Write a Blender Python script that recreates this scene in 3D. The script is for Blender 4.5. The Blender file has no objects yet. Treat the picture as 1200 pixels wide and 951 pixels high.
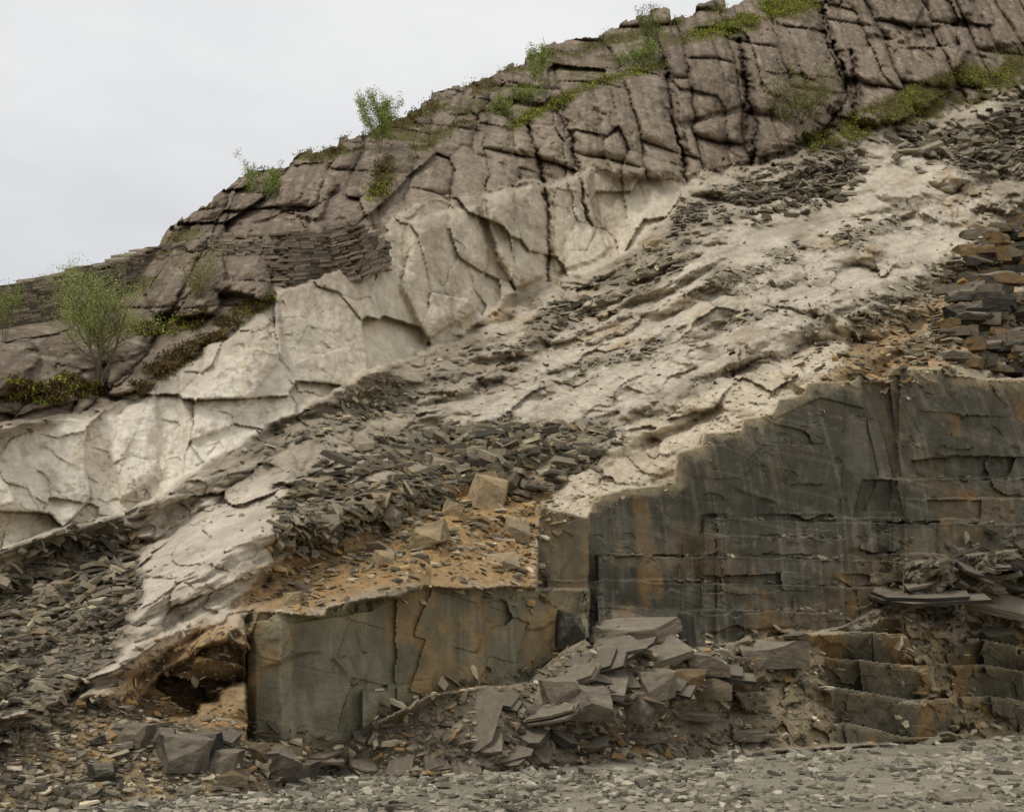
import bpy, numpy as np, math, random
from mathutils import Vector, Matrix, Euler
rng=np.random.default_rng(7); random.seed(5)
F=1300.0; CH=2.5; HY=780.0; CX=600.0
scene=bpy.context.scene
COL=scene.collection
WARM=np.array([1.34,1.29,1.20])
def L(c):
    c=np.asarray(c,float)/255.0
    return np.where(c<=0.04045,c/12.92,((c+0.055)/1.055)**2.4)*WARM
def W(px,py,D): return np.stack([(px-CX)/F*D, D+0*px, CH+(HY-py)/F*D],-1)
# ---------------------------------------------------------------- noise
def h3(ix,iy,iz,seed):
    h=(ix.astype(np.int64)*374761393+iy.astype(np.int64)*668265263+iz.astype(np.int64)*2147483647+seed*974634777)&0xffffffff
    h=((h^(h>>13))*1274126177)&0xffffffff
    h=((h^(h>>16))*2246822519)&0xffffffff
    h=h^(h>>15)
    return (h&0xffffff)/float(0xffffff)
def vn(x,y,z=None,seed=0):
    x0=np.floor(x);y0=np.floor(y)
    fx=x-x0;fy=y-y0
    fx=fx*fx*(3-2*fx);fy=fy*fy*(3-2*fy)
    if z is None:
        zz=np.zeros_like(x)
        r=0
        for a in (0,1):
            for b in (0,1):
                r=r+(fx if a else 1-fx)*(fy if b else 1-fy)*h3(x0+a,y0+b,zz,seed)
        return r*2-1
    z0=np.floor(z);fz=z-z0;fz=fz*fz*(3-2*fz)
    r=0
    for a in (0,1):
        for b in (0,1):
            wab=(fx if a else 1-fx)*(fy if b else 1-fy)
            for c in (0,1):
                r=r+wab*(fz if c else 1-fz)*h3(x0+a,y0+b,z0+c,seed)
    return r*2-1
def fbm(x,y,z=None,o=4,seed=0,g=0.5):
    r=0;a=1;s=0
    for k in range(o):
        r=r+a*vn(x*2**k+k*17.3,y*2**k+k*9.1,None if z is None else z*2**k,seed+k);s+=a;a*=g
    return r/s
def billow(x,y,o=4,seed=0,g=.5):
    r=0;a=1;s=0
    for k in range(o):
        r=r+a*np.abs(vn(x*2**k+k*11.3,y*2**k+k*5.1,None,seed+k));s+=a;a*=g
    return r/s
def vor(x,z,w,h,seed,aoff,atilt,gd,gw,bev=.0,bw=.15,zb=.12,jit=.85,gm=None):
    """irregular jointed blocks: each cell has its own set-back and facing. returns relief, joint distance(m), joint mask, id"""
    X=x/w;Y=z/h;x0=np.floor(X);y0=np.floor(Y)
    F1=np.full(X.shape,9.);F2=np.full(X.shape,9.);ID=np.zeros(X.shape);T=np.zeros(X.shape);o=np.zeros_like(X)
    for a in (-1,0,1):
        for b in (-1,0,1):
            cx=x0+a;cy=y0+b
            dx=X-(cx+.5+jit*(h3(cx,cy,o,seed)-.5));dy=Y-(cy+.5+jit*(h3(cx,cy,o,seed+1)-.5))
            d=np.maximum(np.abs(dx),np.abs(dy))*.9+.10*np.sqrt(dx*dx+dy*dy)
            tl=dx*w*(h3(cx,cy,o,seed+2)-.5)*2+dy*h*((h3(cx,cy,o,seed+3)-.5)*1.4+zb)
            m=d<F1
            F2=np.where(m,F1,np.minimum(F2,d))
            ID=np.where(m,h3(cx,cy,o,seed+4),ID);T=np.where(m,tl,T);F1=np.where(m,d,F1)
    e=(F2-F1)*.5*min(w,h);g=np.exp(-(e/gw)**2)
    if gm is not None:g=g*gm
    return aoff*(ID-.5)+atilt*T+gd*g+bev*np.exp(-e/bw),e,g,ID
def cols_(x,w,seed,warp=0):
    xx=x/w+.42*vn(x/(1.5*w),x*0,None,seed)+warp
    c=np.floor(xx);l=xx-c;z=c*0
    return h3(c,z,z,seed+1),(h3(c,z,z,seed+2)-.5)*2*(l-.5)*w,np.minimum(l,1-l)*w
def sdf(poly,X,Y):
    d=np.full(X.shape,1e9);ins=np.zeros(X.shape,bool)
    n=len(poly)
    for i in range(n):
        x1,y1=poly[i];x2,y2=poly[(i+1)%n]
        ex=x2-x1;ey=y2-y1
        t=np.clip(((X-x1)*ex+(Y-y1)*ey)/(ex*ex+ey*ey+1e-9),0,1)
        d=np.minimum(d,(X-x1-t*ex)**2+(Y-y1-t*ey)**2)
        if y1!=y2:
            c=((y1>Y)!=(y2>Y))&(X<(x2-x1)*(Y-y1)/(y2-y1)+x1)
            ins^=c
    d=np.sqrt(d)
    return np.where(ins,d,-d)
def line_d(pts,X,Y):
    d=np.full(X.shape,1e9)
    for (x1,y1),(x2,y2) in zip(pts[:-1],pts[1:]):
        ex=x2-x1;ey=y2-y1
        t=np.clip(((X-x1)*ex+(Y-y1)*ey)/(ex*ex+ey*ey+1e-9),0,1)
        d=np.minimum(d,(X-x1-t*ex)**2+(Y-y1-t*ey)**2)
    return np.sqrt(d)
def ss(a,b,x):
    t=np.clip((x-a)/(b-a),0,1);return t*t*(3-2*t)
# ---------------------------------------------------------------- survey of the hillside
SKY=[(-260,372),(-100,350),(0,338),(60,328),(120,316),(185,294),(200,272),(240,242),(280,209),(330,197),(380,172),(430,157),(470,141),(500,121),(560,96),(600,77),(650,57),(700,46),(740,26),(790,14),(840,4),(880,-8),(1000,-32),(1200,-70),(1460,-100)]
TOE=[(-260,968),(0,951),(120,946),(330,925),(370,912),(600,905),(700,896),(860,885),(1050,871),(1200,862),(1460,848)]
tx=np.array([p[0] for p in TOE],float);ty=np.array([p[1] for p in TOE],float)
toeD=CH*F/(ty-HY)
CP=[(-260,860,19),(-260,660,24),(-260,500,28),(-260,372,37),
(0,860,20.5),(0,760,23.3),(0,650,27),(0,500,28.5),(0,400,33),(0,338,38),
(150,870,21.5),(150,740,24.5),(150,600,30),(150,480,32),(150,400,36.5),(150,310,43),
(300,860,23),(300,720,24.2),(330,600,29),(300,520,33),(300,490,34.5),(300,390,36),(300,290,42),(300,203,49),
(500,850,25.5),(500,690,28),(500,600,32),(500,500,38),(500,420,44.5),(500,240,47),(500,200,50),(500,121,58),
(700,800,30),(700,720,32.2),(700,600,34),(700,500,39),(700,400,47),(700,300,56),(700,200,58),(700,110,62),(700,46,71),
(850,760,33.5),(850,510,37.5),(850,400,44),(850,300,51),(850,220,60),(850,195,64),(850,80,68),(850,2,76),
(1100,720,38.6),(1100,440,43.5),(1100,300,55),(1100,140,72),(1100,60,77),(1100,-50,86),
(1200,720,40.4),(1200,440,45.5),(1200,300,57),(1200,110,76),(1200,-70,90),
(1460,440,51),(1460,140,82),(1460,-100,97)]
CP+= [(float(a),float(b),float(c)) for a,b,c in zip(tx,ty,toeD)]
CP=np.array(CP,float)
def tps_fit(P,v):
    n=len(P);d=np.linalg.norm(P[:,None]-P[None],axis=2)
    K=np.where(d>0,d*d*np.log(d+1e-12),0)+np.eye(n)*0.002
    A=np.zeros((n+3,n+3));A[:n,:n]=K;A[:n,n]=1;A[:n,n+1:]=P;A[n,:n]=1;A[n+1:,:n]=P.T
    return np.linalg.solve(A,np.concatenate([v,[0,0,0]]))
Pn=CP[:,:2]/400.0
wt=tps_fit(Pn,np.log(CP[:,2]))
def baseD(X,Y):
    x=X/400.;y=Y/400.
    r=wt[-3]+wt[-2]*x+wt[-1]*y
    for i in range(len(Pn)):
        d2=(x-Pn[i,0])**2+(y-Pn[i,1])**2
        r=r+wt[i]*0.5*d2*np.log(d2+1e-12)
    return np.exp(r)
colx=np.concatenate([np.arange(-260,-20,8.),np.arange(-20,1220,1.4),np.arange(1220,1461,8.)])
NC=len(colx);NR=660
sk=np.interp(colx,[p[0] for p in SKY],[p[1] for p in SKY])
z1=colx*0
cw=colx/34+.45*vn(colx/40,z1,None,8)
blk=h3(np.floor(cw),z1,z1,12)-.5+.5*(h3(np.floor(cw),z1,z1,14)-.3)*(cw-np.floor(cw)-.5)
cw2=colx/11.+.4*vn(colx/9,z1,None,9);blk2=h3(np.floor(cw2),z1,z1,13)-.5
dsk=1.5*vn(colx/5,z1,None,4)+ss(170,200,colx)*(18*blk+6*blk2)
toe=np.interp(colx,tx,ty)
t=np.linspace(0,1,NR)[:,None]
PY=sk[None]+(1003-sk[None])*t+dsk[None]*(1-t)**26
PX=np.repeat(colx[None],NR,0)
PYc=np.minimum(PY,toe[None])
B=baseD(PX,PYc)
P0=W(PX,PY,B);xw=P0[...,0];zw=P0[...,2];yw=P0[...,1]
n1=fbm(xw*0.5,zw*0.5,yw*.2,4,21);n2=fbm(xw*0.5,zw*0.5,yw*.2,4,31)
f1=fbm(xw*2.2,zw*2.2,yw*.7,4,41,0.6);f2=fbm(xw*2.2,zw*2.2,yw*.7,4,51,0.6)
lo=fbm(xw*.22,zw*.22,None,3,61);lo2=fbm(xw*.22,zw*.22,None,3,66)
def M(poly,w=4,warp=10,fw=5):
    return ss(-w,w,sdf(poly,PX+warp*n1+fw*f1,PY+warp*n2+fw*f2))
CRAG=[(-300,300),(0,300),(200,200),(500,60),(850,-60),(1500,-200),(1500,0),(1200,95),(1100,135),(1010,155),(950,172),(880,196),(800,206),(720,205),(690,195),(650,215),(620,208),(530,228),(470,246),(440,280),(385,318),(330,335),(240,408),(190,440),(140,478),(60,492),(0,495),(-300,520)]
CREAM=[(-300,530),(0,508),(60,498),(140,480),(190,442),(260,395),(330,335),(385,315),(440,278),(470,246),(530,228),(620,205),(690,195),(720,195),(810,180),(822,215),(790,245),(750,285),(700,318),(640,332),(600,345),(545,388),(440,432),(330,490),(250,540),(200,572),(150,602),(60,622),(0,648),(-300,700)]
OUTC=[(105,812),(150,755),(165,700),(160,650),(200,612),(260,585),(340,555),(345,600),(330,640),(310,690),(285,712),(290,740),(240,745),(180,775),(150,812)]
PALE1=[(760,380),(800,320),(850,275),(900,245),(940,215),(1010,180),(1060,172),(1140,205),(1165,262),(1120,305),(1040,340),(960,365),(915,410),(850,445),(800,458),(740,485),(640,510),(530,500),(510,468),(600,440),(700,400)]
PALE2=[(632,600),(690,545),(730,505),(800,475),(850,450),(920,435),(950,395),(1010,360),(990,420),(945,455),(905,492),(870,508),(826,515),(797,562),(735,578),(697,590),(690,612)]
FACE=[(632,592),(655,598),(688,607),(697,582),(735,572),(790,566),(795,530),(822,522),(826,507),(868,503),(872,490),(905,487),(912,468),(940,462),(946,448),(1000,446),(1006,440),(1040,443),(1045,430),(1118,430),(1122,440),(1160,443),(1500,440),(1500,640),(1200,642),(1062,660),(1055,700),(985,735),(900,748),(800,760),(700,760),(630,700)]
FACE2=[(288,726),(300,717),(345,722),(382,725),(386,715),(430,704),(470,700),(496,686),(560,691),(600,688),(690,690),(692,745),(650,770),(620,800),(560,805),(500,815),(430,852),(400,880),(288,868)]
LOWR=[(865,745),(1000,738),(1040,726),(1110,742),(1200,736),(1500,715),(1500,850),(1200,863),(1050,872),(905,875),(850,800)]
SC1=[(-300,690),(0,655),(60,627),(155,600),(162,640),(172,680),(155,740),(110,812),(60,852),(0,880),(-300,900)]
SC2=[(325,565),(380,540),(470,512),(560,495),(700,500),(735,512),(690,548),(640,572),(560,578),(480,602),(430,642),(370,655),(318,645)]
SC3=[(240,560),(330,500),(440,440),(560,395),(640,350),(700,330),(770,290),(810,262),(810,305),(740,355),(640,405),(560,442),(450,492),(350,535)]
SC4=[(800,232),(870,208),(960,185),(1010,172),(1000,222),(900,255),(820,268),(780,280)]
SC5=[(1040,170),(1130,142),(1200,110),(1500,60),(1500,220),(1200,212),(1130,212),(1080,190)]
SC6=[(930,400),(1000,360),(1090,312),(1130,270),(1200,240),(1500,200),(1500,430),(1160,436),(1110,428),(960,442)]
SC7=[(820,330),(900,300),(1000,262),(1100,240),(1105,252),(1010,280),(900,322),(840,352)]
SC8=[(640,440),(740,410),(850,372),(930,330),(935,345),(860,392),(760,430),(650,460)]
ORG=[(285,722),(306,668),(390,640),(460,606),(520,562),(600,552),(655,566),(636,600),(632,695),(500,685),(430,702),(380,722)]
ORG2=[(20,885),(100,835),(170,762),(245,732),(292,732),(288,870),(230,855),(180,866),(90,895)]
ORG3=[(915,448),(990,398),(1090,350),(1140,285),(1200,280),(1180,405),(1110,432),(950,452)]
CAVE=[(150,832),(176,806),(190,790),(222,772),(236,758),(270,750),(289,760),(289,800),(262,806),(258,822),(236,822),(228,838),(186,842)]
DEB=[(392,880),(430,852),(500,815),(560,800),(620,790),(690,745),(800,745),(870,752),(905,800),(905,872),(860,885),(600,905),(370,912),(330,925)]
LOWL=[(-300,900),(0,880),(110,815),(180,835),(288,862),(400,880),(370,912),(330,925),(120,946),(0,952),(-300,970)]
RDEB=[(1055,662),(1200,640),(1500,620),(1500,730),(1200,736),(1110,742),(1040,728),(985,733),(1050,705)]
mC=M(CRAG,4,12,10);mW=M(CREAM,4,8)*(1-mC);mO=M(OUTC,10,14,10);mP2=M(PALE2,6,10,10);mP1=M(PALE1,12,26,20)
mF=M(FACE,1.2,1.2,1.8);mF2=M(FACE2,1.5,2.5,3);mLR=M(LOWR,3,6,4);mCave=M(CAVE,4,7,6)
mOr=M(ORG,14,14,14);mOr2=M(ORG2,14,16,14);mOr3=M(ORG3,12,14,12)
a_,b_=(xw*.86+zw*.5),(zw*.86-xw*.5)
pn=fbm(a_*.32,b_*1.0,None,5,71,.6)+.3*f1
mS=[]
for s_,k in ((SC1,-.28),(SC2,-.14),(SC3,.02),(SC4,-.12),(SC5,-.12),(SC6,.06),(SC7,-.08),(SC8,-.06)):
    mS.append(M(s_,8,24,22)*ss(k-.07,k+.07,pn)*(1-.8*mP2))
mD=M(DEB,10,8,6);mL=M(LOWL,10,8,6);mR=M(RDEB,8,8,6)
# ---------------------------------------------------------------- relief
D=B.copy()
rot=lambda a,x,z:(x*math.cos(a)+z*math.sin(a),-x*math.sin(a)+z*math.cos(a))
# slate faces: cleaved planes
dF=np.interp(PX,[600,700,850,1000,1200,1460],[33.0,33.7,36.6,39.6,42.8,47.5])
wl=PY+1.0*vn(PX/60,PX*0,None,77)+2.4*(h3(np.floor(PX/47+.3*vn(PX/20,PX*0,None,79)),PX*0,PX*0,78)-.5)+1.2*(h3(np.floor(PX/9+.4*vn(PX/7,PX*0,None,75)),PX*0,PX*0,74)-.5)
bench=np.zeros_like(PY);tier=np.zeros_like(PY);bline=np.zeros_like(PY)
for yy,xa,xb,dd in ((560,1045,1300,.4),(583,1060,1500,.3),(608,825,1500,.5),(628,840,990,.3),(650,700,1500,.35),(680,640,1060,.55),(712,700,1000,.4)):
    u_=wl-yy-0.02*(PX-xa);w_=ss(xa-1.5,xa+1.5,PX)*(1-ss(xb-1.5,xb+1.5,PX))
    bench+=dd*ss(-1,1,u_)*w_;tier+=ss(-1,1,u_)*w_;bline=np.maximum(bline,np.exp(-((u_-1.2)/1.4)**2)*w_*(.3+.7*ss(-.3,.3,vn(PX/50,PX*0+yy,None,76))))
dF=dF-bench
xs_=xw+.03*zw+.025*f1;zs_=zw-.06*xw
k1,kt1,ke1=cols_(xs_,3.6,200,tier*.37)
v2,e2,g2,i2=vor(xs_+.1*zs_,zs_+.03*f1,1.8,.62,206,.46,.25,.0,.02,zb=.1,jit=.6)
blkz=M([(822,604),(1000,600),(1055,640),(1050,700),(960,735),(820,740),(826,690)],2,3,2)*ss(-.25,-.05,fbm(xw*.7,zw*.7,None,2,216))
v9,e9,g9,i9=vor(xs_+.15*zs_,zs_,2.4,1.6,208,.20,.15,.0,.02,zb=.0,jit=.55)
fm=ss(.06,.12,fbm(xw*.3,zw*.3,None,2,214))
chip=ss(.34,.40,fbm(xw*1.1,zw*1.4,None,4,217,.6))
dF=dF+.26*k1+.14*kt1+v2*blkz*.8+v9*fm*.7+.03*fbm(xw*1.5,zw*1.5,None,5,215,.65)+.05*chip
scar=np.zeros_like(PX)
for i_,(poly,o) in enumerate([([(905,492),(962,466),(1012,478),(1030,556),(1010,606),(925,606)],.12),([(1068,540),(1120,534),(1190,536),(1180,560),(1076,560)],.4),([(1010,449),(1042,449),(1056,560),(1022,560)],.28),
 ([(1125,562),(1205,560),(1230,583),(1135,583)],.4),([(720,652),(800,650),(795,678),(726,678)],.2),([(1010,562),(1048,562),(1060,606),(1000,606)],.25),([(1085,586),(1150,586),(1150,608),(1090,607)],.22),([(1010,612),(1100,610),(1100,648),(1015,650)],.22)]):
    s_=sdf(poly,PX+1.6*f1,PY+1.6*f2);m_=ss(-.8,.8,s_);dF=dF+m_*(o+.004*np.clip(s_,0,40)*((i_%3)-1));scar=np.maximum(scar,m_*(.4+.2*(i_%4)))
for (xa,xb,ya,yb,o) in ((632,692,560,760,-.9),(692,800,500,760,-.2),(1158,1500,430,560,.5),(985,1050,440,600,.2)):
    q_=PX+0.03*(PY-600)+1.0*f1
    dF=dF+((q_>xa)&(q_<xb)&(PY>ya)&(PY<yb))*o
D=D*(1-mF)+dF*mF
dF2=np.interp(PX,[280,300,330,420,500,560,640,692],[24.8,24.0,23.9,25.2,27.0,28.2,30.0,31.0])
j1,jt1,je1=cols_(xw+.08*zw+.08*f1,2.1,220,0);j2,jt2,je2=cols_(xw-.25*zw+.06*f1,.9,225,np.floor(zw/1.3+.2*xw)*.37)
v5,e5,g5,i5=vor(xw+.3*zw+.05*f1,zw-.2*xw,1.3,.9,226,.35,.30,.0,.02,zb=.05,jit=.6)
sl5=ss(.0,.08,fbm(xs_*.5,zs_*.5,None,2,229))
dF2=dF2+.5*j1+.3*jt1+(.12*j2+.2*jt2)*.7+v5*sl5*.9+.07*fbm(xw*2,zw*2,None,5,225,.6)-.7*ss(0,6,PY-797+.1*(PX-400)-14*j2)*(PX>425)*(PX<505)
D=D*(1-mF2)+dF2*mF2
# ledges at the foot
zz=(zw+.05*xw+.30*vn(xw*.3,zw*.2,None,230)+.04*f1)/1.1;zz=zz+.35*vn(zz*.8,xw*.1,None,236);rr=np.floor(zz);fr=zz-rr
xx=(xw+.08*f1)/3.6+h3(rr,rr*0,rr*0,231)*4+.45*vn(xw/2.5,rr*1.7,None,233);cx_=np.floor(xx);c1=h3(cx_,rr,rr*0,232);c2=h3(cx_,rr,rr*0,234)-.5
v6,e6,g6,i6=vor(xw+.1*f1,zw,.9,.5,237,.35,.3,.05,.03)
lrm=ss(-.22,-.10,fbm(xw*.35,zw*.5,None,4,239)+.12*f1)
v7,e7,g7,i7=vor(xw+.2*zw+.03*f1,zw,1.3,1.1,238,.35,.24,.0,.02,jit=.7)
D+=mLR*(lrm*(-(fr-.5)*1.5+1.1*(c1-.5)+.6*c2*(xx-cx_-.5)+v7)+v6*(1-.7*lrm)+.05*f1+.08*n1)
# crag and pale cliff
rnd=1-ss(380,640,PX);pl=np.clip(mC+mW,0,1)
rt=ss(520,700,PX)
xa_=xw+.22*n1+.07*f1+.03*zw*rt-.12*zw*rnd;za_=zw+.22*n2+.07*f2+.16*xw*(1-.7*rt)
gm=ss(-.15,.35,fbm(xw*.5,zw*.5,None,3,299))
gm2=ss(-.3,.25,fbm(xw*.5,zw*.5,None,3,298))
R1,E1,G1,B1=vor(xa_,za_,3.3,6.4,301,2.2,.18,.10,.05,.85,.45,.12,.70,gm=gm2)
R2,E2,G2,B2=vor(xa_+.1*za_*(1-rt),za_-.08*xa_,1.5,2.2,311,.6,.24,.05,.03,.36,.24,.15,.75,gm=gm)
R3,E3,G3,B3=vor(xa_-.2*za_,za_+.2*xa_,.5,.62,321,.14,.28,.03,.03,.06,.08,.1)
# rounded pillars standing side by side
px_=(xw+.5*n1+.05*f1+.04*zw)/3.9+.3*vn(xw/5.0,zw*.04,None,330);pc=np.floor(px_);plx=px_-pc
prow=(zw+.3*n2)/6.5+h3(pc,pc*0,pc*0,333)*3;pr=np.floor(prow);prz=prow-pr
rndp=np.sqrt(np.clip(1-(2*plx-1)**4,0,1))*np.sqrt(np.clip(1-(2*prz-1)**8,0,1))
pil=-(1.5*rndp+1.4*(h3(pc,pr,pc*0,334)-.5))
pgr=np.exp(-(np.minimum(plx,1-plx)*3.9/.16)**2)
brk=np.clip(.34-.14*rt+1.8*lo+.6*rnd,.06,1.1)
rufc=.14*f1+.26*(billow(xw*.9,zw*1.1,5,325,.62)-.3)+.10*n1
D+=mC*(R1*(1-.45*rt)+pil*rt+.5*pil*(1-rt)+R2*brk+R3*np.clip(brk+.05,0,1)*.7+rufc)+mC*.8
a,b=rot(.20,xw+.12*n1+.05*f1,zw+.12*n2+.05*f2)
Q1,q1e,qg1,qi1=vor(a,b,2.4,4.4,331,1.15,.24,.08,.022,.10,.15,.05,.62,gm=gm2)
a,b=rot(-.15,xw+.06*f1+.06*n1,zw+.06*f2)
Q2,q2e,qg2,qi2=vor(a,b,1.0,1.7,336,.32,.26,.03,.02,.03,.06,.08,.6)
a,b=rot(.5,xw+.05*f1,zw+.05*f2)
Q3,q3e,qg3,qi3=vor(a,b,.35,.6,338,.10,.26,.0,.02,.0,.06,.1,.8)
bz=np.clip(.26+2.2*lo2,.04,1)
rdg=fbm(xw*2.6+.9*zw,zw*.9-.3*xw,None,5,339,.65)
D+=mW*(.9*Q1+Q2*bz+Q3*bz*.8+.3*R1*ss(420,560,PX)+.10*f1+.16*rdg+.16*n1+.15*(billow(xw*.9,zw*.8,4,327,.6)-.3))
# bedrock of the slope
bed=np.clip(1-pl-mF-mF2-mLR-mD-mL,0,1)
snd=np.clip(mP1+mO*.9+mP2,0,1)
loose=np.zeros_like(PX)
for m in mS: loose=np.maximum(loose,m)
loose=np.maximum(loose,np.maximum(mOr,np.maximum(mOr2,mOr3)))
aw=a_+.8*n1;bw_=b_+.7*n2
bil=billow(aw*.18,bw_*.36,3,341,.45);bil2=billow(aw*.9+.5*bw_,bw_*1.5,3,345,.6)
stri=fbm(a_*1.1+.4*n1,b_*6+.8*n2,None,4,347,.6)
a,b=rot(.25,aw+.06*f1,bw_+.06*f2)
O1,oe1,og1,oi1=vor(a,b,2.6,1.1,351,.7,.32,.10,.03,.05,.1,.12,.8,gm=gm)
a,b=rot(-.6,aw+.06*f1,bw_+.06*f2)
O2,oe2,og2,oi2=vor(a,b,.8,.5,356,.22,.34,.03,.02,.02,.06,.12,.8)
rug=np.clip(.5+1.8*lo2,.12,1.0)
D+=bed*(-4.8*(bil-.3)-(.8*bil2)*(1-.6*loose)*(1-.75*snd)+(O1*rug+O2*rug)*(1-.8*loose)*(1-.25*snd)+.10*f1*(1+.5*loose-.1*snd)+.12*stri*(1-loose)+.5*n1)
D-=mO*.8+.5*mP1+.4*mP2*(1-mF)
D+=(mD+mL+mR)*(.35*n1+.12*f1)
HEAP=[(640,840),(670,765),(695,735),(800,735),(850,770),(845,815),(720,850)]
D-=1.5*M(HEAP,24,6,4)
cv,_,_,_=vor(xw*1+.1*f1,zw+.2*xw,1.3,.5,391,1.7,.6,0,.02)
D+=mCave*(1.3+cv)
CR=[([(778,70),(788,140),(802,212)],1.5),([(868,48),(876,110),(886,150),(880,195)],1.6),([(960,5),(985,70),(992,112),(960,165)],1.5),([(655,128),(672,180),(692,262)],1.1),([(618,150),(640,215),(646,290),(640,330)],1.4),([(1000,60),(1003,150)],1.0)]
crk=np.zeros_like(PX)
for pts,dep in CR:
    d=line_d(pts,PX+6*f1+8*n1,PY+4*f2)
    g=np.exp(-(d/1.9)**2)*(.5+.5*gm);D+=dep*(.7*g+.5*np.exp(-d/7))*pl;crk=np.maximum(crk,g*pl)
for poly,o in (([(692,110),(720,95),(780,85),(790,150),(802,212),(745,205),(715,208),(700,160)],-1.7),([(872,60),(900,30),(955,25),(975,60),(985,110),(960,160),(885,190)],-2.2),
 ([(1003,60),(1060,40),(1140,60),(1110,110),(1060,145),(1005,150)],-1.9),([(565,228),(600,218),(625,216),(640,285),(636,322),(605,338),(585,300),(575,262)],-1.9),
 ([(480,258),(560,240),(575,290),(560,360),(500,400),(470,340)],-.9),([(650,216),(690,200),(700,260),(720,290),(690,310),(650,322)],-.6),([(800,150),(872,130),(880,190),(805,208)],-1.1),
 ([(165,340),(172,316),(200,304),(225,318),(240,296),(285,298),(305,292),(325,320),(310,350),(262,345),(250,368),(215,372),(180,368)],-2.0),([(325,205),(380,195),(400,215),(370,260),(328,240)],-1.3),([(1010,-30),(1140,-40),(1140,20),(1060,50),(1010,40)],-1.2),
 ([(120,400),(170,392),(190,430),(160,470),(128,465)],-1.1),([(0,400),(35,392),(50,420),(25,450),(0,455)],-1.1),([(140,488),(180,455),(190,500),(185,560),(140,590),(130,530)],-.6),([(205,440),(260,400),(330,345),(330,420),(270,500),(220,520)],-.5),([(780,70),(830,45),(868,60),(872,125),(800,145)],-.9),([(560,150),(615,145),(640,210),(570,225)],-.7),([(1150,-20),(1210,-30),(1220,50),(1150,60)],-1.0)):
    s_=sdf(poly,PX+7*n1+4*f1,PY+7*n2+4*f2);D+=o*(.6*ss(-1.5,4,s_)+.4*ss(-2,16,s_))*pl
D=np.maximum(D,8)
low=ss(-4,6,PY-toe[None]); 
D=D*(1-low)+np.interp(PX,tx,toeD)*low*1.0
POS=W(PX,PY,D)
ri,rj=np.meshgrid(np.arange(NR),np.arange(NC),indexing='ij');ri=ri.astype(float);rj=rj.astype(float)
sp_=D/F*1.3
POS[...,0]+=(h3(ri,rj,ri*0,901)-.5)*.4*sp_;POS[...,2]+=(h3(ri,rj,ri*0,902)-.5)*.4*sp_
# ---------------------------------------------------------------- colours
def mix(A,c,m):
    return A*(1-m[...,None])+c*m[...,None]
def flat(c): return L(c)+np.zeros(PX.shape+(3,))
def two(c1,c2,n):
    n=np.clip(n,0,1)[...,None];return L(c1)*(1-n)+L(c2)*n
nn=.5+.9*fbm(xw*.8,zw*.8,yw*.3,5,401,.6);nf=.5+1.0*fbm(xw*3.5,zw*3.5,yw,4,411,.65);ns=.5+1.0*fbm(xw*3.2,zw*.35,None,4,421,.6)
nb=.5+1.0*fbm(a_*.5,b_*2.2,None,4,431,.6)
nl=.5+fbm(xw*.3,zw*.3,None,3,436)
C=two((166,157,142),(126,118,104),.55*nb+.45*nf)
C=mix(C,two((114,107,94),(96,89,79),nf),ss(.55,.85,nn)*.45)
C=mix(C,two((196,188,174),(158,150,136),.4*nf+.3*nb+.5*(stri+.3)),np.clip(snd+ss(.5,.7,nl)*.6,0,1)*.9)
C=mix(C,two((136,128,114),(112,105,93),nf),ss(.58,.88,nb)*.4*snd)
C=mix(C,two((176,152,114),(150,130,100),nf),ss(.66,.9,nl*.5+nb*.5)*.5)
C=mix(C,flat((104,96,84)),ss(.16,.04,bil)*.45+ss(.13,.03,bil2)*.2*(1-.7*snd))  # creases between bulges painted darker, standing in for shade
C=mix(C,flat((94,87,76)),np.clip(og1*.6+og2*.3,0,1)*(1-loose)*rug)  # slope joints darkened as well, crack shade put into the colour
C=mix(C,two((200,191,172),(164,152,132),nf),mP2*.8)
cre=two((197,190,175),(154,145,130),.4*ns+.3*nn+.3*nf)
cre=mix(cre,two((164,155,140),(128,119,106),nf),ss(.58,.85,nn)*.5)
cre=mix(cre,two((217,213,204),(192,185,172),nf),(1-ss(250,440,PX))*ss(.1,.5,nf)*.85)
cre=mix(cre,two((168,146,110),(186,168,134),nf),ss(.78,.98,ns)*.25)
cre=cre*(.93+.08*qi1+.06*qi2)[...,None]
cre=mix(cre,flat((108,100,88)),np.clip(qg1*.6+ss(.35,.6,rdg)*.3*bz,0,1)*.6)  # joints and recesses of the pale cliff tinted with painted shade
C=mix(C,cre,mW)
C=mix(C,two((188,180,168),(148,140,128),.5*nb+.5*(stri+.5)),mO*.8)
sc=two((92,88,78),(118,112,98),nf)
for m,k in zip(mS,(.9,.8,.75,.8,.8,.6,.7,.7)): C=mix(C,sc,m*k)
for m,k in ((mOr,.85),(mOr2,.75),(mOr3,.6)): C=mix(C,two((166,134,88),(124,102,72),.5*nf+.5*nn),m*k*(1-mP2))
cr=two((128,116,104),(100,91,81),.5*ns+.5*nn)
cr=mix(cr,flat((152,142,128)),ss(.62,.88,nf)*.6);cr=mix(cr,flat((80,72,63)),ss(.25,.0,nf)*.6)
cr=mix(cr,flat((86,78,70)),ss(.60,.85,ns)*.45)
cr=cr*(.88+.24*(.65*B1+.35*B2))[...,None]
cr=mix(cr,flat((76,68,60)),np.clip(G1*.4+G2*.25*brk+pgr*.4*rt,0,1))  # crag joints and pillar gaps painted darker as crack shade
cr=mix(cr,flat((56,50,43)),crk*.7)  # main cracks darker still, their shade is in the colour
C=mix(C,cr,mC)
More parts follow.
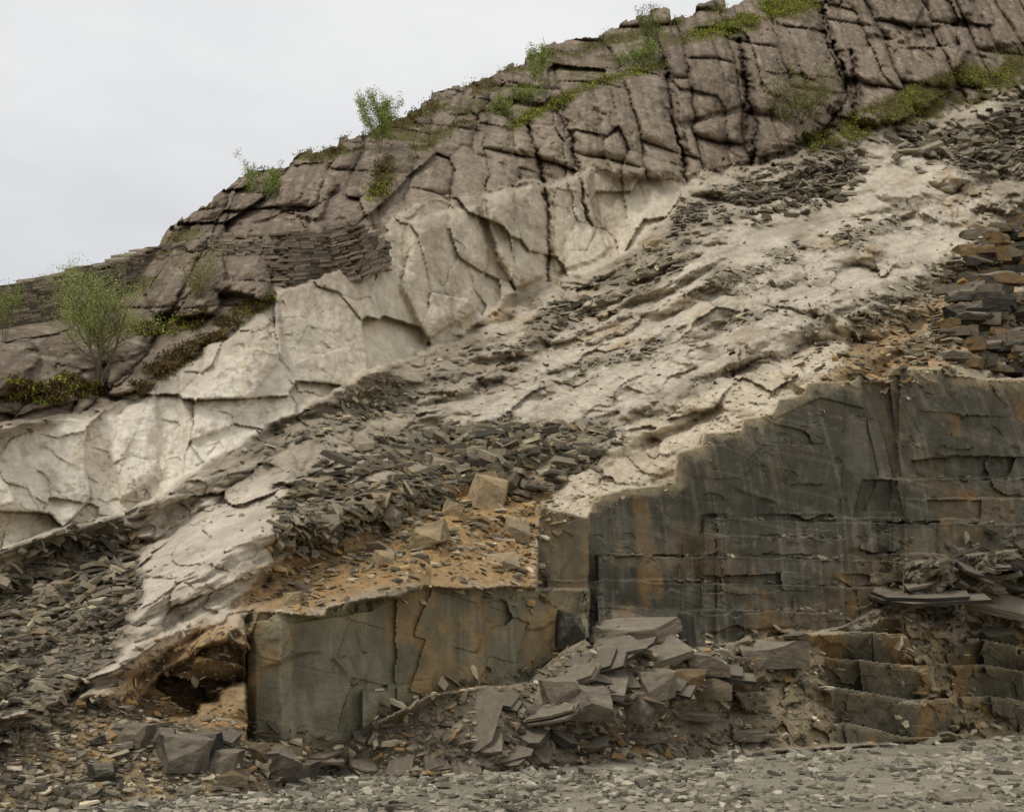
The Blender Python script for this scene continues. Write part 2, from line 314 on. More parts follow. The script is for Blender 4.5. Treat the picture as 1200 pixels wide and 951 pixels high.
dr=M([(440,225),(620,140),(800,120),(825,212),(700,236),(650,256),(620,232),(540,262),(470,300),(400,350),(300,400),(200,462),(0,520),(0,470),(180,425),(330,325)],28,26,36)
C=mix(C,two((160,149,134),(124,113,100),.6*ns+.4*nf),dr*.65*pl)
sl=two((86,83,73),(60,58,51),.25*ns+.75*nn)*(.90+.08*k1+.10*scar-.08*chip)[...,None]
sl=mix(sl,two((106,91,69),(86,76,60),nf),ss(.46,.78,fbm(xw*.35,zw*.5,None,4,451)+.5)*.55)
sl=mix(sl,two((140,107,64),(110,88,58),nf),ss(.60,.85,.5+fbm(xw*1.2,zw*.4,None,4,453))*ss(.5,.75,nn)*.5)
st=.5+fbm(xw*7+.3*zw,zw*.3,None,3,456);sl=mix(sl,flat((126,122,108)),ss(.70,.95,st)*.26)
scr=.5+fbm(xw*1.2+5*zw,zw*1.0-.3*xw,None,4,458,.6);sl=mix(sl,flat((118,115,102)),ss(.72,.9,scr)*.25)
sl=mix(sl,flat((114,111,99)),ss(.64,.87,.5+fbm(xw*.7,zw*.5,None,4,457))*.3)
sl=mix(sl,flat((128,122,108)),ss(.80,.95,nf)*.3)
sl=mix(sl,flat((168,155,128)),(1-np.clip(sdf(FACE,PX,PY)/(8+20*nf),0,1))*(PY<600)*.65)
sl=mix(sl,two((124,106,78),(96,88,70),ns),M([(632,592),(692,600),(690,700),(632,700)],4,4,4)*.5)
sl=mix(sl,flat((42,40,35)),np.clip(bline*.8,0,1))  # dark line along bench edges, ledge shade painted into the colour
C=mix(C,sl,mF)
pt=.5+fbm(xw*.8,zw*.55,None,4,461)
s2=two((114,111,94),(86,83,70),.5*pt+.5*nn)*(.88+.2*j1)[...,None]
s2=mix(s2,two((154,124,80),(118,101,72),nf),ss(.44,.74,pt)*.6)
s2=mix(s2,flat((70,67,57)),ss(.6,.85,ns)*.25)
s2=mix(s2,flat((136,132,114)),ss(.72,.97,st)*.3)
s2=mix(s2,flat((144,137,114)),ss(0,1,1-np.clip((PY-724)/(14+16*nf),0,1))*(PX<430)*.6)
C=mix(C,s2,mF2)
lr=two((112,108,93),(82,79,69),.5*nf+.5*nn)*(.84+.28*c1[...,None]);lr=mix(lr,two((154,120,74),(118,98,70),nf),ss(.57,.80,pt)*.6)
lr=mix(lr,two((136,123,98),(102,93,77),nf),(1-lrm)*.85)
lr=mix(lr,flat((146,138,120)),ss(.80,.95,fr)*lrm*.5)
C=mix(C,lr,mLR)
C=mix(C,two((116,107,89),(86,80,69),nf),mD*.7*(1-mF)*(1-mF2))
C=mix(C,two((136,116,84),(94,84,67),nf),mL*.85)
C=mix(C,two((132,124,106),(100,94,81),nf),mR*.8)
C=mix(C,two((112,88,58),(62,53,42),nf),mCave*.8)
VEG=[[(590,150),(640,118),(700,95),(775,68),(785,78),(740,92),(690,108),(640,135),(600,155)],
[(800,42),(860,18),(950,-8),(960,8),(890,32),(820,50)],
[(930,165),(1010,125),(1100,85),(1200,55),(1300,30),(1300,75),(1200,100),(1130,125),(1060,150),(950,182)],
[(150,448),(190,415),(230,398),(260,370),(320,340),(330,352),(280,378),(245,405),(200,440),(160,468)],
[(10,445),(60,430),(120,445),(125,470),(70,480),(10,482)],
[(350,180),(420,155),(500,122),(600,78),(610,90),(520,130),(430,172),(360,192)],
[(430,235),(440,195),(456,180),(462,200),(450,240)],
[(140,385),(190,372),(245,360),(240,385),(170,395)],
[(610,80),(700,48),(790,18),(850,5),(850,15),(760,40),(690,62)],
[(470,180),(560,130),(600,112),(600,122),(540,150),(480,190)]]
vq=fbm(xw*.42,zw*.7,None,4,445)
mV=np.zeros_like(PX)
for k,p in enumerate(VEG): mV=np.maximum(mV,M(p,5,8,7)*ss(-.12,.02,vq+(.05 if k in(5,8) else -.05 if k==4 else .3 if k in(0,1) else .2 if k!=2 else .05)))
mV=np.maximum(mV,ss(.12,.3,fbm(xw*.45,zw*.9,None,3,441))*mC*ss(60,20,PY-sk[None])*.9)
C=mix(C,two((76,66,46),(84,88,46),nf),mV)
# ---------------------------------------------------------------- mesh helpers
def mkmesh(name,V,loops,tot,col=None,smooth=False,mat=None):
    me=bpy.data.meshes.new(name)
    V=np.asarray(V,np.float32).reshape(-1,3)
    me.vertices.add(len(V));me.vertices.foreach_set("co",V.ravel())
    loops=np.asarray(loops,np.int32).ravel();me.loops.add(len(loops));me.loops.foreach_set("vertex_index",loops)
    tot=np.asarray(tot,np.int32);st=np.concatenate([[0],np.cumsum(tot)[:-1]]).astype(np.int32)
    me.polygons.add(len(tot));me.polygons.foreach_set("loop_start",st)
    me.update(calc_edges=True);me.validate()
    me.polygons.foreach_set("use_smooth",np.full(len(me.polygons),smooth))
    if col is not None:
        at=me.color_attributes.new("col","FLOAT_COLOR","POINT")
        c=np.ones((len(V),4),np.float32);c[:,:3]=np.clip(col,0.002,.85);at.data.foreach_set("color",c.ravel())
    if mat: me.materials.append(mat)
    return me
def addobj(name,me,label=None,cat=None,kind=None,group=None,parent=None):
    o=bpy.data.objects.new(name,me);COL.objects.link(o)
    if label:o["label"]=label
    if cat:o["category"]=cat
    if kind:o["kind"]=kind
    if group:o["group"]=group
    if parent:o.parent=parent
    return o
def mat(name,rough=.9,sc=6,bump=.06,stretch=(1,1,1),var=.35,attr="col",base=None,rand=0,spec=.1,lit_top=None,dk=.75):
    m=bpy.data.materials.new(name);m.use_nodes=True;nt=m.node_tree;N=nt.nodes;K=nt.links
    bs=N["Principled BSDF"];bs.inputs["Roughness"].default_value=rough
    bs.inputs["Specular IOR Level"].default_value=spec
    tc=N.new("ShaderNodeTexCoord");mp=N.new("ShaderNodeMapping");mp.inputs["Scale"].default_value=stretch
    K.new(tc.outputs["Object"],mp.inputs["Vector"])
    n=N.new("ShaderNodeTexNoise");n.inputs["Scale"].default_value=sc;n.inputs["Detail"].default_value=7;n.inputs["Roughness"].default_value=.68
    K.new(mp.outputs[0],n.inputs["Vector"])
    mr=N.new("ShaderNodeMapRange");mr.inputs[1].default_value=.3;mr.inputs[2].default_value=.7;mr.inputs[3].default_value=1-var;mr.inputs[4].default_value=1+var
    K.new(n.outputs[0],mr.inputs[0])
    mx=N.new("ShaderNodeVectorMath");mx.operation="SCALE"
    if base is None:
        at=N.new("ShaderNodeAttribute");at.attribute_name=attr;src=at.outputs["Color"]
    else:
        cr=N.new("ShaderNodeValToRGB");els=cr.color_ramp.elements
        for i,c in enumerate(base):
            e=els[i] if i<2 else els.new(.5)
            e.position=.3+.4*i/(len(base)-1);e.color=(*L(c),1)
        n3=N.new("ShaderNodeTexNoise");n3.inputs["Scale"].default_value=sc*.3;n3.inputs["Detail"].default_value=5
        K.new(tc.outputs["Object"],n3.inputs["Vector"])
        if rand:
            oi=N.new("ShaderNodeObjectInfo");ad=N.new("ShaderNodeMath");ad.operation="MULTIPLY_ADD";ad.inputs[1].default_value=rand;
            K.new(oi.outputs["Random"],ad.inputs[0]);K.new(n3.outputs[0],ad.inputs[2])
            sb=N.new("ShaderNodeMath");sb.operation="SUBTRACT";sb.inputs[1].default_value=rand*.5;K.new(ad.outputs[0],sb.inputs[0]);K.new(sb.outputs[0],cr.inputs[0])
        else: K.new(n3.outputs[0],cr.inputs[0])
        src=cr.outputs[0]
    if lit_top is not None:   # paler colour on upward faces, light from above painted in
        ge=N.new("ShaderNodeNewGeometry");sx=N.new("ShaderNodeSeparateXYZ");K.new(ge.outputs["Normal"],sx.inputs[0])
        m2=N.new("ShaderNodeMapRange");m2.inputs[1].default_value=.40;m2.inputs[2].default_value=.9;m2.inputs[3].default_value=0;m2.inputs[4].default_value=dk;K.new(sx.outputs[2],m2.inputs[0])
        mm=N.new("ShaderNodeMix");mm.data_type='RGBA';K.new(m2.outputs[0],mm.inputs[0]);K.new(src,mm.inputs[6]);mm.inputs[7].default_value=(*L(lit_top),1);src=mm.outputs[2]
    K.new(src,mx.inputs[0])
    K.new(mr.outputs[0],mx.inputs["Scale"]);K.new(mx.outputs[0],bs.inputs["Base Color"])
    if bump:
        n2=N.new("ShaderNodeTexNoise");n2.inputs["Scale"].default_value=sc*2.2;n2.inputs["Detail"].default_value=6;n2.inputs["Roughness"].default_value=.7
        K.new(mp.outputs[0],n2.inputs["Vector"])
        bp=N.new("ShaderNodeBump");bp.inputs["Strength"].default_value=.9;bp.inputs["Distance"].default_value=bump
        K.new(n2.outputs[0],bp.inputs["Height"]);K.new(bp.outputs[0],bs.inputs["Normal"])
    return m
m_crag=mat("crag_rock",.9,3.5,.11);m_pale=mat("pale_rock",.85,3,.08,(1,1,.6),.20)
m_face=mat("slate_face",.75,2.5,.035,(1.3,1.3,.7),.24,spec=.15);m_slope=mat("hillside_debris",.95,5,.08,(1,1,1.6),.25)
m_scree=mat("loose_slate",.8,5,.03,(1,1,1),.25,spec=.12);m_veg=mat("heather_green",.9,3,0,(1,1,1),.25)
m_slab=mat("slate_slab_grey",.75,4,.04,(1,1,1),.32,base=((48,46,41),(72,68,60),(98,91,80)),rand=.8,spec=.15,lit_top=(128,120,107),dk=.55)
m_rust=mat("rusty_stone",.85,4,.04,(1,1,1),.3,base=((70,61,47),(104,86,60),(84,77,64)),rand=.5,lit_top=(122,110,90),dk=.4)
m_buff=mat("buff_stone",.85,4,.06,(1,1,1),.3,base=((122,110,88),(150,134,106),(130,120,102)),rand=.3)
m_wall=mat("dry_stone",.9,5,.03,(1,1,2),.3)
m_leaf=mat("leaves",.7,2,0,(1,1,1),.25);m_bark=mat("bark",.9,8,0,base=((82,74,60),(120,112,98)))
# ---------------------------------------------------------------- hillside split into its rock masses
idx=np.arange(NR*NC).reshape(NR,NC)
q=np.stack([idx[:-1,:-1],idx[1:,:-1],idx[1:,1:],idx[:-1,1:]],-1).reshape(-1,4)
lab=np.zeros((NR,NC),int);lab[mC>.5]=1;lab[mW>.5]=2;lab[mF>.5]=3;lab[mF2>.5]=4;lab[mLR>.5]=5;lab[mO>.5]=6
fl=lab[:-1,:-1].ravel()
Vall=POS.reshape(-1,3);Call=C.reshape(-1,3)
info={0:("hillside",m_slope,"steep quarried hillside of buff rock and slate debris"),
1:("crag",m_crag,"brown jointed rock crag along the hill crest"),
2:("pale_cliff",m_pale,"cream weathered cliff band under the brown crag"),
3:("slate_quarry_face",m_face,"dark grey quarried slate face with benches"),
4:("lower_slate_face",m_face,"olive slate face streaked with rust stains"),
5:("slate_ledges",m_face,"broken dark slate ledges at the quarry foot"),
6:("rock_outcrop",m_pale,"pinkish grey sloping rock outcrop beside scree")}
for k,(nm,mt,lb) in info.items():
    f=q[fl==k];u,inv=np.unique(f,return_inverse=True)
    me=mkmesh(nm,Vall[u],inv.reshape(-1),np.full(len(f),4),Call[u],False if k in(3,4,5) else True,mt)
    addobj(nm,me,lb,"rock face" if k else "hillside",kind="structure")
rows=[POS[0]];cols=[C[0]]
for k,(dy,dz) in enumerate(((1,-.1),(4,-.3),(12,-1),(35,-4),(90,-14),(180,-45),(260,-100))):
    p=POS[0].copy();p[:,0]*=1+dy/p[:,1];p[:,1]+=dy;p[:,2]+=dz;rows.append(p);cols.append(C[0]*0+L((78,74,48)))
R=np.stack(rows[::-1]);ii=np.arange(R.shape[0]*NC).reshape(R.shape[0],NC)
qq=np.stack([ii[:-1,:-1],ii[1:,:-1],ii[1:,1:],ii[:-1,1:]],-1).reshape(-1,4)
addobj("hilltop",mkmesh("hilltop",R,qq,np.full(len(qq),4),np.stack(cols[::-1]).reshape(-1,3),True,m_slope),"heather covered hilltop behind the crag","hill",kind="structure")
# ---------------------------------------------------------------- surface lookup
S=6
Ps=POS.copy()
gx=np.zeros_like(Ps);gy=np.zeros_like(Ps)
gx[:,S:-S]=Ps[:,2*S:]-Ps[:,:-2*S];gy[S:-S]=Ps[2*S:]-Ps[:-2*S]
NRM=np.cross(gy,gx);NRM/= (np.linalg.norm(NRM,axis=-1,keepdims=True)+1e-9)
def ij(px,py):
    px=np.asarray(px,float);py=np.asarray(py,float)
    j=np.clip(np.searchsorted(colx,px),0,NC-1);i=np.clip(((py-sk[j])/(1003-sk[j])*(NR-1)).astype(int),0,NR-1)
    return i,j
def surf(px,py):
    i,j=ij(px,py);return POS[i,j],NRM[i,j],C[i,j]
def sample(poly,n,dens=None,jit=5):
    p=np.array(poly,float);x0,y0=p.min(0);x1,y1=p.max(0);x0=max(x0,-120);x1=min(x1,1320)
    k=int(n*6)+80;X=rng.uniform(x0,x1,k);Y=rng.uniform(y0,y1,k)
    m=sdf(poly,X,Y)+rng.normal(0,jit,k)>0
    m&=(Y>np.interp(X,[s[0] for s in SKY],[s[1] for s in SKY])+6)
    if dens is not None:
        i,j=ij(X,Y);m&=rng.random(k)<dens[i,j]
    X=X[m][:n];Y=Y[m][:n];return X,Y
def plates(P,Nn,size,thick,asp,col,tmpl_rng=rng):
    n=len(P)
    up=Nn/np.linalg.norm(Nn,axis=1,keepdims=True)
    r=tmpl_rng.normal(size=(n,3));a=np.cross(up,r);a/=np.linalg.norm(a,axis=1,keepdims=True);b=np.cross(up,a)
    ang=(np.arange(5)/5*2*np.pi)[None]+tmpl_rng.uniform(-.55,.55,(n,5));rad=tmpl_rng.uniform(.5,1.2,(n,5))
    cx=np.cos(ang)*rad*size[:,None];cy=np.sin(ang)*rad*(size*asp)[:,None]
    sk2=tmpl_rng.uniform(.85,1.02,(n,5,1))
    flat=cx[...,None]*a[:,None]+cy[...,None]*b[:,None]
    top=P[:,None]+flat*sk2+up[:,None]*(thick[:,None,None]*tmpl_rng.uniform(.7,1.2,(n,5,1)))
    bot=P[:,None]+flat-up[:,None]*(thick[:,None,None])*.6
    V=np.concatenate([top,bot],1).reshape(-1,3)
    o=(np.arange(n)*10)[:,None]
    T=[0,1,2,3,4, 9,8,7,6,5]
    for k in range(5):
        k2=(k+1)%5;T+=[k,k+5,k2+5,k2]
    loops=(o+np.array(T)[None]).ravel();tot=np.tile([5,5,4,4,4,4,4],n)
    cc=np.repeat(col,10,0);return V,loops,tot,cc
slate=[(100,95,83),(82,78,69),(116,109,94),(138,130,114),(72,68,60),(108,100,85)]
buff=[(178,168,147),(156,146,125),(138,129,112),(122,115,100)]
rust=[(154,128,86),(130,108,76),(160,142,108),(120,106,82)]
pals={'s':slate,'b':slate[:4]+buff,'r':rust+buff+slate[:2],'m':slate+slate[:4]+rust[1:2]+buff[:3],'o':slate[:2]+buff,'sb':slate+slate+buff[1:]+rust[3:4],'p':buff,'q':rust+slate[:3]+buff[1:]}
dsoft=lambda m:np.clip(m*1.0+.03,0,1)
Z=[(SC1,5200,1.5,12,'sb',dsoft(mS[0])),(SC2,4800,2,15,'sb',dsoft(mS[1])),(SC3,3000,1.3,9,'b',dsoft(mS[2])),(SC4,1800,1.5,11,'s',dsoft(mS[3])),(SC5,2000,2,12,'s',dsoft(mS[4])),(SC6,1900,1.5,9,'b',dsoft(mS[5])),(SC7,900,1.3,7,'b',mS[6]),(SC8,900,1.3,8,'b',mS[7]),
(ORG,2100,1.1,9,'r',None),(ORG2,1100,1.2,8,'r',None),(ORG3,1000,1.5,8,'q',None),(DEB,3800,1.8,11,'m',None),(LOWL,3800,1.6,11,'m',None),(RDEB,1200,2,11,'s',None),(LOWR,1700,1.3,8,'m',np.clip(1.15-lrm,0.12,1)),
([(160,600),(640,400),(1200,180),(1200,430),(900,480),(640,590),(300,720),(160,700)],5200,.8,4.0,'o',np.clip(ss(-.08,.4,pn)*(1-.8*snd)+.02,0,1)),(PALE2,600,.8,3.5,'p',None)]
VV=[];LL=[];TT=[];CC=[];off=0
def addpl(X,Y,s0,s1,pl,pw=2.6,lift=.12):
    global off
    P,Nn,_=surf(X,Y);n=len(X)
    sp=s0+(s1-s0)*rng.random(n)**pw
    sp*=.75+.5*(.5+vn(X/45,Y/30,None,91))
    size=sp*P[:,1]/F*1.25
    Nm=Nn*.5+np.array([0,0,.9])+rng.normal(0,.36,(n,3));Nm/=np.linalg.norm(Nm,axis=1,keepdims=True)
    pal=np.array([L(c) for c in pals[pl]]);col=pal[rng.integers(0,len(pal),n)]*rng.uniform(.65,1.2,(n,1))
    P=P+Nn*size[:,None]*lift
    v,l,t_,c=plates(P,Nm,size,size*rng.uniform(.06,.24,n),rng.uniform(.4,1,n),col)
    VV.append(v);LL.append(l+off);TT.append(t_);CC.append(c);off+=len(v)
for poly,n,s0,s1,pl,dn in Z:
    X,Y=sample(poly,n,dn,12);addpl(X,Y,s0,s1,pl,4.2)
for yy,xa,xb in ((557,1050,1200),(605,828,1200),(626,842,985),(647,705,1200),(677,700,1055),(709,705,990)):
    n=int((xb-xa)*.4);X=rng.uniform(xa,xb,n);X=X[vn(X/25,X*0,None,yy)>.1];addpl(X,X*0+yy+.02*(X-xa)+1.5,1.2,6,'s',2.2,.0)
addobj("slate_scree",mkmesh("slate_scree",np.concatenate(VV),np.concatenate(LL),np.concatenate(TT),np.concatenate(CC),False,m_scree),"loose grey and buff slate fragments strewn over the slope","scree",kind="stuff")
# ---------------------------------------------------------------- ground
gxs=np.concatenate([[-900,-300,-100],np.arange(-40,60,.35),[100,300,900]]);gys=np.concatenate([[-300,-60,0],np.arange(8,56,.3),[90,300,1200]])
GX,GY=np.meshgrid(gxs,gys);GZ=.07*fbm(GX*.4,GY*.5,None,4,501)+.03*vn(GX*2.1,GY*2.1,None,502)
gc=two((144,139,126),(114,110,98),.5+1.0*fbm(GX*.5,GY*1.2,None,5,511,.6))
ii=np.arange(GX.size).reshape(GX.shape);qq=np.stack([ii[:-1,:-1],ii[:-1,1:],ii[1:,1:],ii[1:,:-1]],-1).reshape(-1,4)
m_ground=mat("gravel_ground",.95,14,.05,(1,1,1),.4)
addobj("ground",mkmesh("ground",np.stack([GX,GY,GZ],-1),qq,np.full(len(qq),4),gc.reshape(-1,3),True,m_ground),"flat grey quarry floor of crushed slate","ground",kind="structure")
n=32000;X=rng.uniform(-60,1260,n);Tq=np.interp(X,tx,ty);Y=Tq-3+(1010-Tq)*rng.random(n)**1.2
kp=rng.random(n)<np.clip(.65+vn(X/60,Y/12,None,95),.25,1);X=X[kp];Y=Y[kp];n=len(X)
Dg=CH*F/(Y-HY);P=np.stack([(X-CX)/F*Dg,Dg,0*Dg+.03],-1);sp=1.0+12*rng.random(n)**6.5;size=sp*Dg/F
pal=np.array([L(c) for c in ((104,101,91),(84,82,74),(118,114,102),(146,141,128),(130,126,113),(156,151,137))]);col=pal[rng.integers(0,len(pal),n)]*rng.uniform(.8,1.2,(n,1))
Nm=np.array([0,0,1.])+rng.normal(0,.25,(n,3))
v,l,t_,c=plates(P,Nm,size,size*rng.uniform(.12,.35,n),rng.uniform(.5,1,n),col)
addobj("gravel",mkmesh("gravel",v,l,t_,c,False,m_scree),"small slate chips lying on the quarry floor","gravel",kind="stuff")
# ---------------------------------------------------------------- individual slabs and blocks
import bmesh
from mathutils import noise as mn
def bis(b2,co,no):
    bmesh.ops.bisect_plane(b2,geom=b2.verts[:]+b2.edges[:]+b2.faces[:],plane_co=co,plane_no=no,clear_outer=True)
    ed=[e for e in b2.edges if e.is_boundary]
    if ed: bmesh.ops.holes_fill(b2,edges=ed,sides=0)
def cutbox(r,z0,z1,ncut,tiltamt,half=.5,dmin=.28):
    b2=bmesh.new();bmesh.ops.create_cube(b2,size=1.0)
    for v in b2.verts: v.co=Vector((v.co.x*2*half,v.co.y*2*half,z0 if v.co.z<0 else z1))
    ph=r.uniform(0,6.28)
    for k in range(ncut):
        an=ph+(k+r.uniform(-.35,.35))/ncut*2*math.pi
        no=Vector((math.cos(an),math.sin(an),r.uniform(-tiltamt,tiltamt))).normalized()
        co=Vector((math.cos(an),math.sin(an),0))*r.uniform(dmin,.55);co.z=(z0+z1)/2
        bis(b2,co,no)
    return b2
def slab_mesh(name,mt,seed,chunky=False):
    r=random.Random(seed);bm=bmesh.new();parts=[]
    if chunky:
        b2=bmesh.new();bmesh.ops.create_cube(b2,size=1.0)
        sh=r.uniform(-.15,.15);sy=r.uniform(-.1,.2)
        for v in b2.verts:
            tp=v.co.z>0
            v.co=Vector((v.co.x*r.uniform(.8,1.0),v.co.y*r.uniform(.75,1.0),v.co.z*(r.uniform(.75,1.05) if tp else 1)))
            if tp: v.co.x+=sh;v.co.y+=sy
        for k in range(r.choice((2,3,3,4))):
            an=r.uniform(-3.14,0)
            no=Vector((math.cos(an),math.sin(an),r.uniform(-.1,1.2))).normalized()
            bis(b2,no*r.uniform(.34,.46),no)
        parts=[b2]
    else:
        nl=r.choice((1,2,2,3));z=-.5
        for l_ in range(nl):
            h=1/nl if l_<nl-1 else .5-z
            b2=cutbox(r,z,z+h*.985,r.choice((3,4,4)) if l_==0 else 3,.12*(1 if nl==1 else .3),half=.5-.02*l_,dmin=.24 if l_ else .30);parts.append(b2);z+=h
    for b2 in parts:
        for _ in range(3):
            bmesh.ops.triangulate(b2,faces=b2.faces[:])
            bmesh.ops.subdivide_edges(b2,edges=[e for e in b2.edges if e.calc_length()>.14],cuts=1,use_grid_fill=True)
        bmesh.ops.triangulate(b2,faces=b2.faces[:])
        am=.020 if chunky else .007
        for v in b2.verts:
            v.co+=mn.noise_vector(v.co*3+Vector((seed,0,0)))*am*1.2+mn.noise_vector(v.co*10+Vector((seed,3,0)))*am
        bmesh.ops.recalc_face_normals(b2,faces=b2.faces[:])
        t_=bpy.data.meshes.new("t");b2.to_mesh(t_);bm.from_mesh(t_);b2.free();bpy.data.meshes.remove(t_)
    me=bpy.data.meshes.new(name);bm.to_mesh(me);bm.free();me.materials.append(mt);return me
VAR={}
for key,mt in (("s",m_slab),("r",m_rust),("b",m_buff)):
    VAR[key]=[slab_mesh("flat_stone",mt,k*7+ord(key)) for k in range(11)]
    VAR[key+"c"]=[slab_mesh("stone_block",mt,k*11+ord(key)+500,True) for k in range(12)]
cnt=[0]
def place(key,px,py,w,dep,th,pitch,yaw=0,roll=0,label="grey slate slab with split layered edges on the debris",name="flat_stone",cat="rock",group="fallen slate slabs",onground=False,v=None):
    if onground:
        d=CH*F/(py-HY);P=np.array([(px-CX)/F*d,d,0.])
    else: P,_,_=surf(px,py)
    s=P[1]/F;w*=1.12;dep*=1.12
    me=VAR[key][random.randrange(len(VAR[key])) if v is None else v]
    o=addobj(name,me,label,cat,group=group)
    Rm=Matrix.Rotation(math.radians(yaw),4,'Z')@Matrix.Rotation(math.radians(pitch),4,'X')@Matrix.Rotation(math.radians(roll),4,'Y')
    nrm=Rm.to_3x3()@Vector((0,0,1))
    o.matrix_world=Matrix.Translation(Vector(P)+nrm*(th*s*.25)+Vector((0,-.05*w*s,0)))@Rm@Matrix.Diagonal((w*s,dep*s,th*s,1))
    cnt[0]+=1;return o
PB="large dark slate block resting on the rubble pile"
for a in [("s",738,742,112,80,16,14,8,-5),("s",722,764,76,60,9,24,-20,-8),("sc",688,830,56,48,34,16,10,0),("s",802,758,24,72,5,78,15,8),
("sc",665,750,30,30,46,5,20,5),("s",772,768,62,48,8,26,30,-16),("s",645,838,56,44,9,18,-15,-10),("s",712,790,62,56,8,34,20,12),("sc",744,836,36,34,36,6,-25,6),("sc",768,810,42,34,30,8,25,-6),("s",700,806,58,44,8,34,-15,8),("sc",826,784,46,36,26,6,10,3),
("s",845,790,76,56,9,14,5,6),("sc",905,775,74,46,32,2,3,0),("rc",832,812,46,38,24,5,-6,2),("s",560,845,48,74,5,54,-34,14),("s",510,885,30,44,5,56,15,8),("s",470,892,30,40,5,52,-10,-8),
("s",545,898,34,40,5,48,25,5),("s",598,888,48,40,6,22,-12,-6),("s",632,880,34,38,5,46,20,12),("sc",215,892,52,44,38,6,35,3),("sc",325,904,50,44,38,6,25,-6),("s",372,890,56,48,10,8,-5,3),
("rc",272,914,36,34,16,6,10,4),("sc",157,868,36,32,26,6,-20,0),("s",1092,702,116,70,9,12,3,-3),("s",1158,708,84,60,8,24,-15,14),("s",1188,662,62,50,12,18,20,10),("s",1138,670,56,46,7,32,10,18),
("s",700,778,66,50,8,24,0,-18),("s",620,864,44,42,7,26,10,0),("s",655,862,42,44,7,32,40,8),("s",690,874,44,38,7,18,-20,0),("s",755,864,44,38,7,12,25,-6),("s",784,800,58,46,8,28,-10,16),("s",812,838,44,36,7,14,0,5),("s",676,792,50,42,8,32,-25,-14),
("rc",870,804,40,34,24,4,6,0),("rc",800,800,38,34,24,6,-10,4),("s",592,822,36,34,6,28,-8,14),("s",430,897,36,32,6,30,20,0),("s",395,907,34,30,6,26,-10,0),
("s",570,872,36,38,6,38,0,-12),("s",880,862,52,42,10,6,4,0),("sc",242,876,32,30,24,6,-15,4),("rc",300,886,28,26,18,8,15,2),("sc",120,909,30,28,20,8,15,2),("sc",352,909,32,30,22,6,-25,0),("sc",655,815,36,32,26,8,20,-5),("sc",190,870,30,28,24,4,10,0),("sc",262,900,34,30,26,4,-10,0)]:
    place(*a,label=PB if a[0]=="sc" else ("rust stained stone block among slate rubble" if a[0][0]=="r" else "grey slate slab tilted on the rubble pile"),name="flat_stone" if len(a[0])==1 else "stone_block")
BL="yellowish boulder half buried in orange earth"
for a in [("bc",572,588,40,36,38,15,20,8),("bc",500,636,48,38,28,12,-20,-18),("bc",603,626,28,26,24,20,10,5),("bc",438,590,32,26,14,20,0,0),("bc",450,662,24,22,18,20,30,0),("bc",342,707,22,20,16,10,0,0),("bc",530,602,24,20,18,10,0,20),("bc",588,662,38,28,14,20,10,-8),("bc",765,290,24,18,14,20,0,-25)]:
    place(*a,label=BL,name="boulder",group="pale boulders on the slope")
place("sc",691,910,22,20,15,0,20,0,label="small dark slate block lying on the gravel",onground=True,name="stone_block")
place("sc",1120,938,54,36,13,0,10,0,label="flat grey stone half sunk in gravel",onground=True,name="stone_block")
STK=[(1098,418),(1104,345),(1142,278),(1200,260),(1230,260),(1230,438),(1150,440)]
X,Y=sample(STK,130,None,1)
o_=np.argsort(-Y)
for x,y in zip(X[o_],Y[o_]):
    place(random.choice(("s","s","sc","sc","sc","sc","rc","rc","r")),x,y,random.uniform(20,40),random.uniform(20,32),random.uniform(8,18),random.uniform(-3,5),random.uniform(-18,18),random.uniform(-5,5),label="angular slate block with rusty faces in a loose stack",name="stone_block",group="stacked slate blocks")
def rnd_slabs(poly,n,w0,w1,keys,lab_):
    X,Y=sample(poly,n)
    for x,y in zip(X,Y):
        w=random.uniform(w0,w1)*(1 if random.random()<.7 else 1.3)
        k_=random.choice(keys)
        place(k_,x,y,w*(.7 if len(k_)>1 else 1),w*random.uniform(.5,.9),w*(random.uniform(.07,.14) if len(k_)==1 else random.uniform(.3,.5)),random.uniform(5,40) if len(k_)==1 else random.uniform(-5,20),random.uniform(-50,50),random.uniform(-20,20),label=lab_)
rnd_slabs([(400,885),(500,850),(600,820),(700,850),(860,850),(860,875),(600,900)],30,9,20,["s","s","s","sc","r"],"grey slate slab tipped among the quarry rubble")
rnd_slabs([(650,790),(680,735),(790,735),(830,765),(810,810),(720,830),(655,825)],22,18,38,["s","s","s","sc","r"],"grey slate slab tipped among the quarry rubble")
rnd_slabs(LOWL,30,12,26,["s","s","sc","sc","rc"],"slate slab lying in earthy debris")
rnd_slabs([(1060,665),(1200,645),(1200,735),(1110,740),(1060,715)],16,18,44,["s"],"slate slab lying on the debris bench")
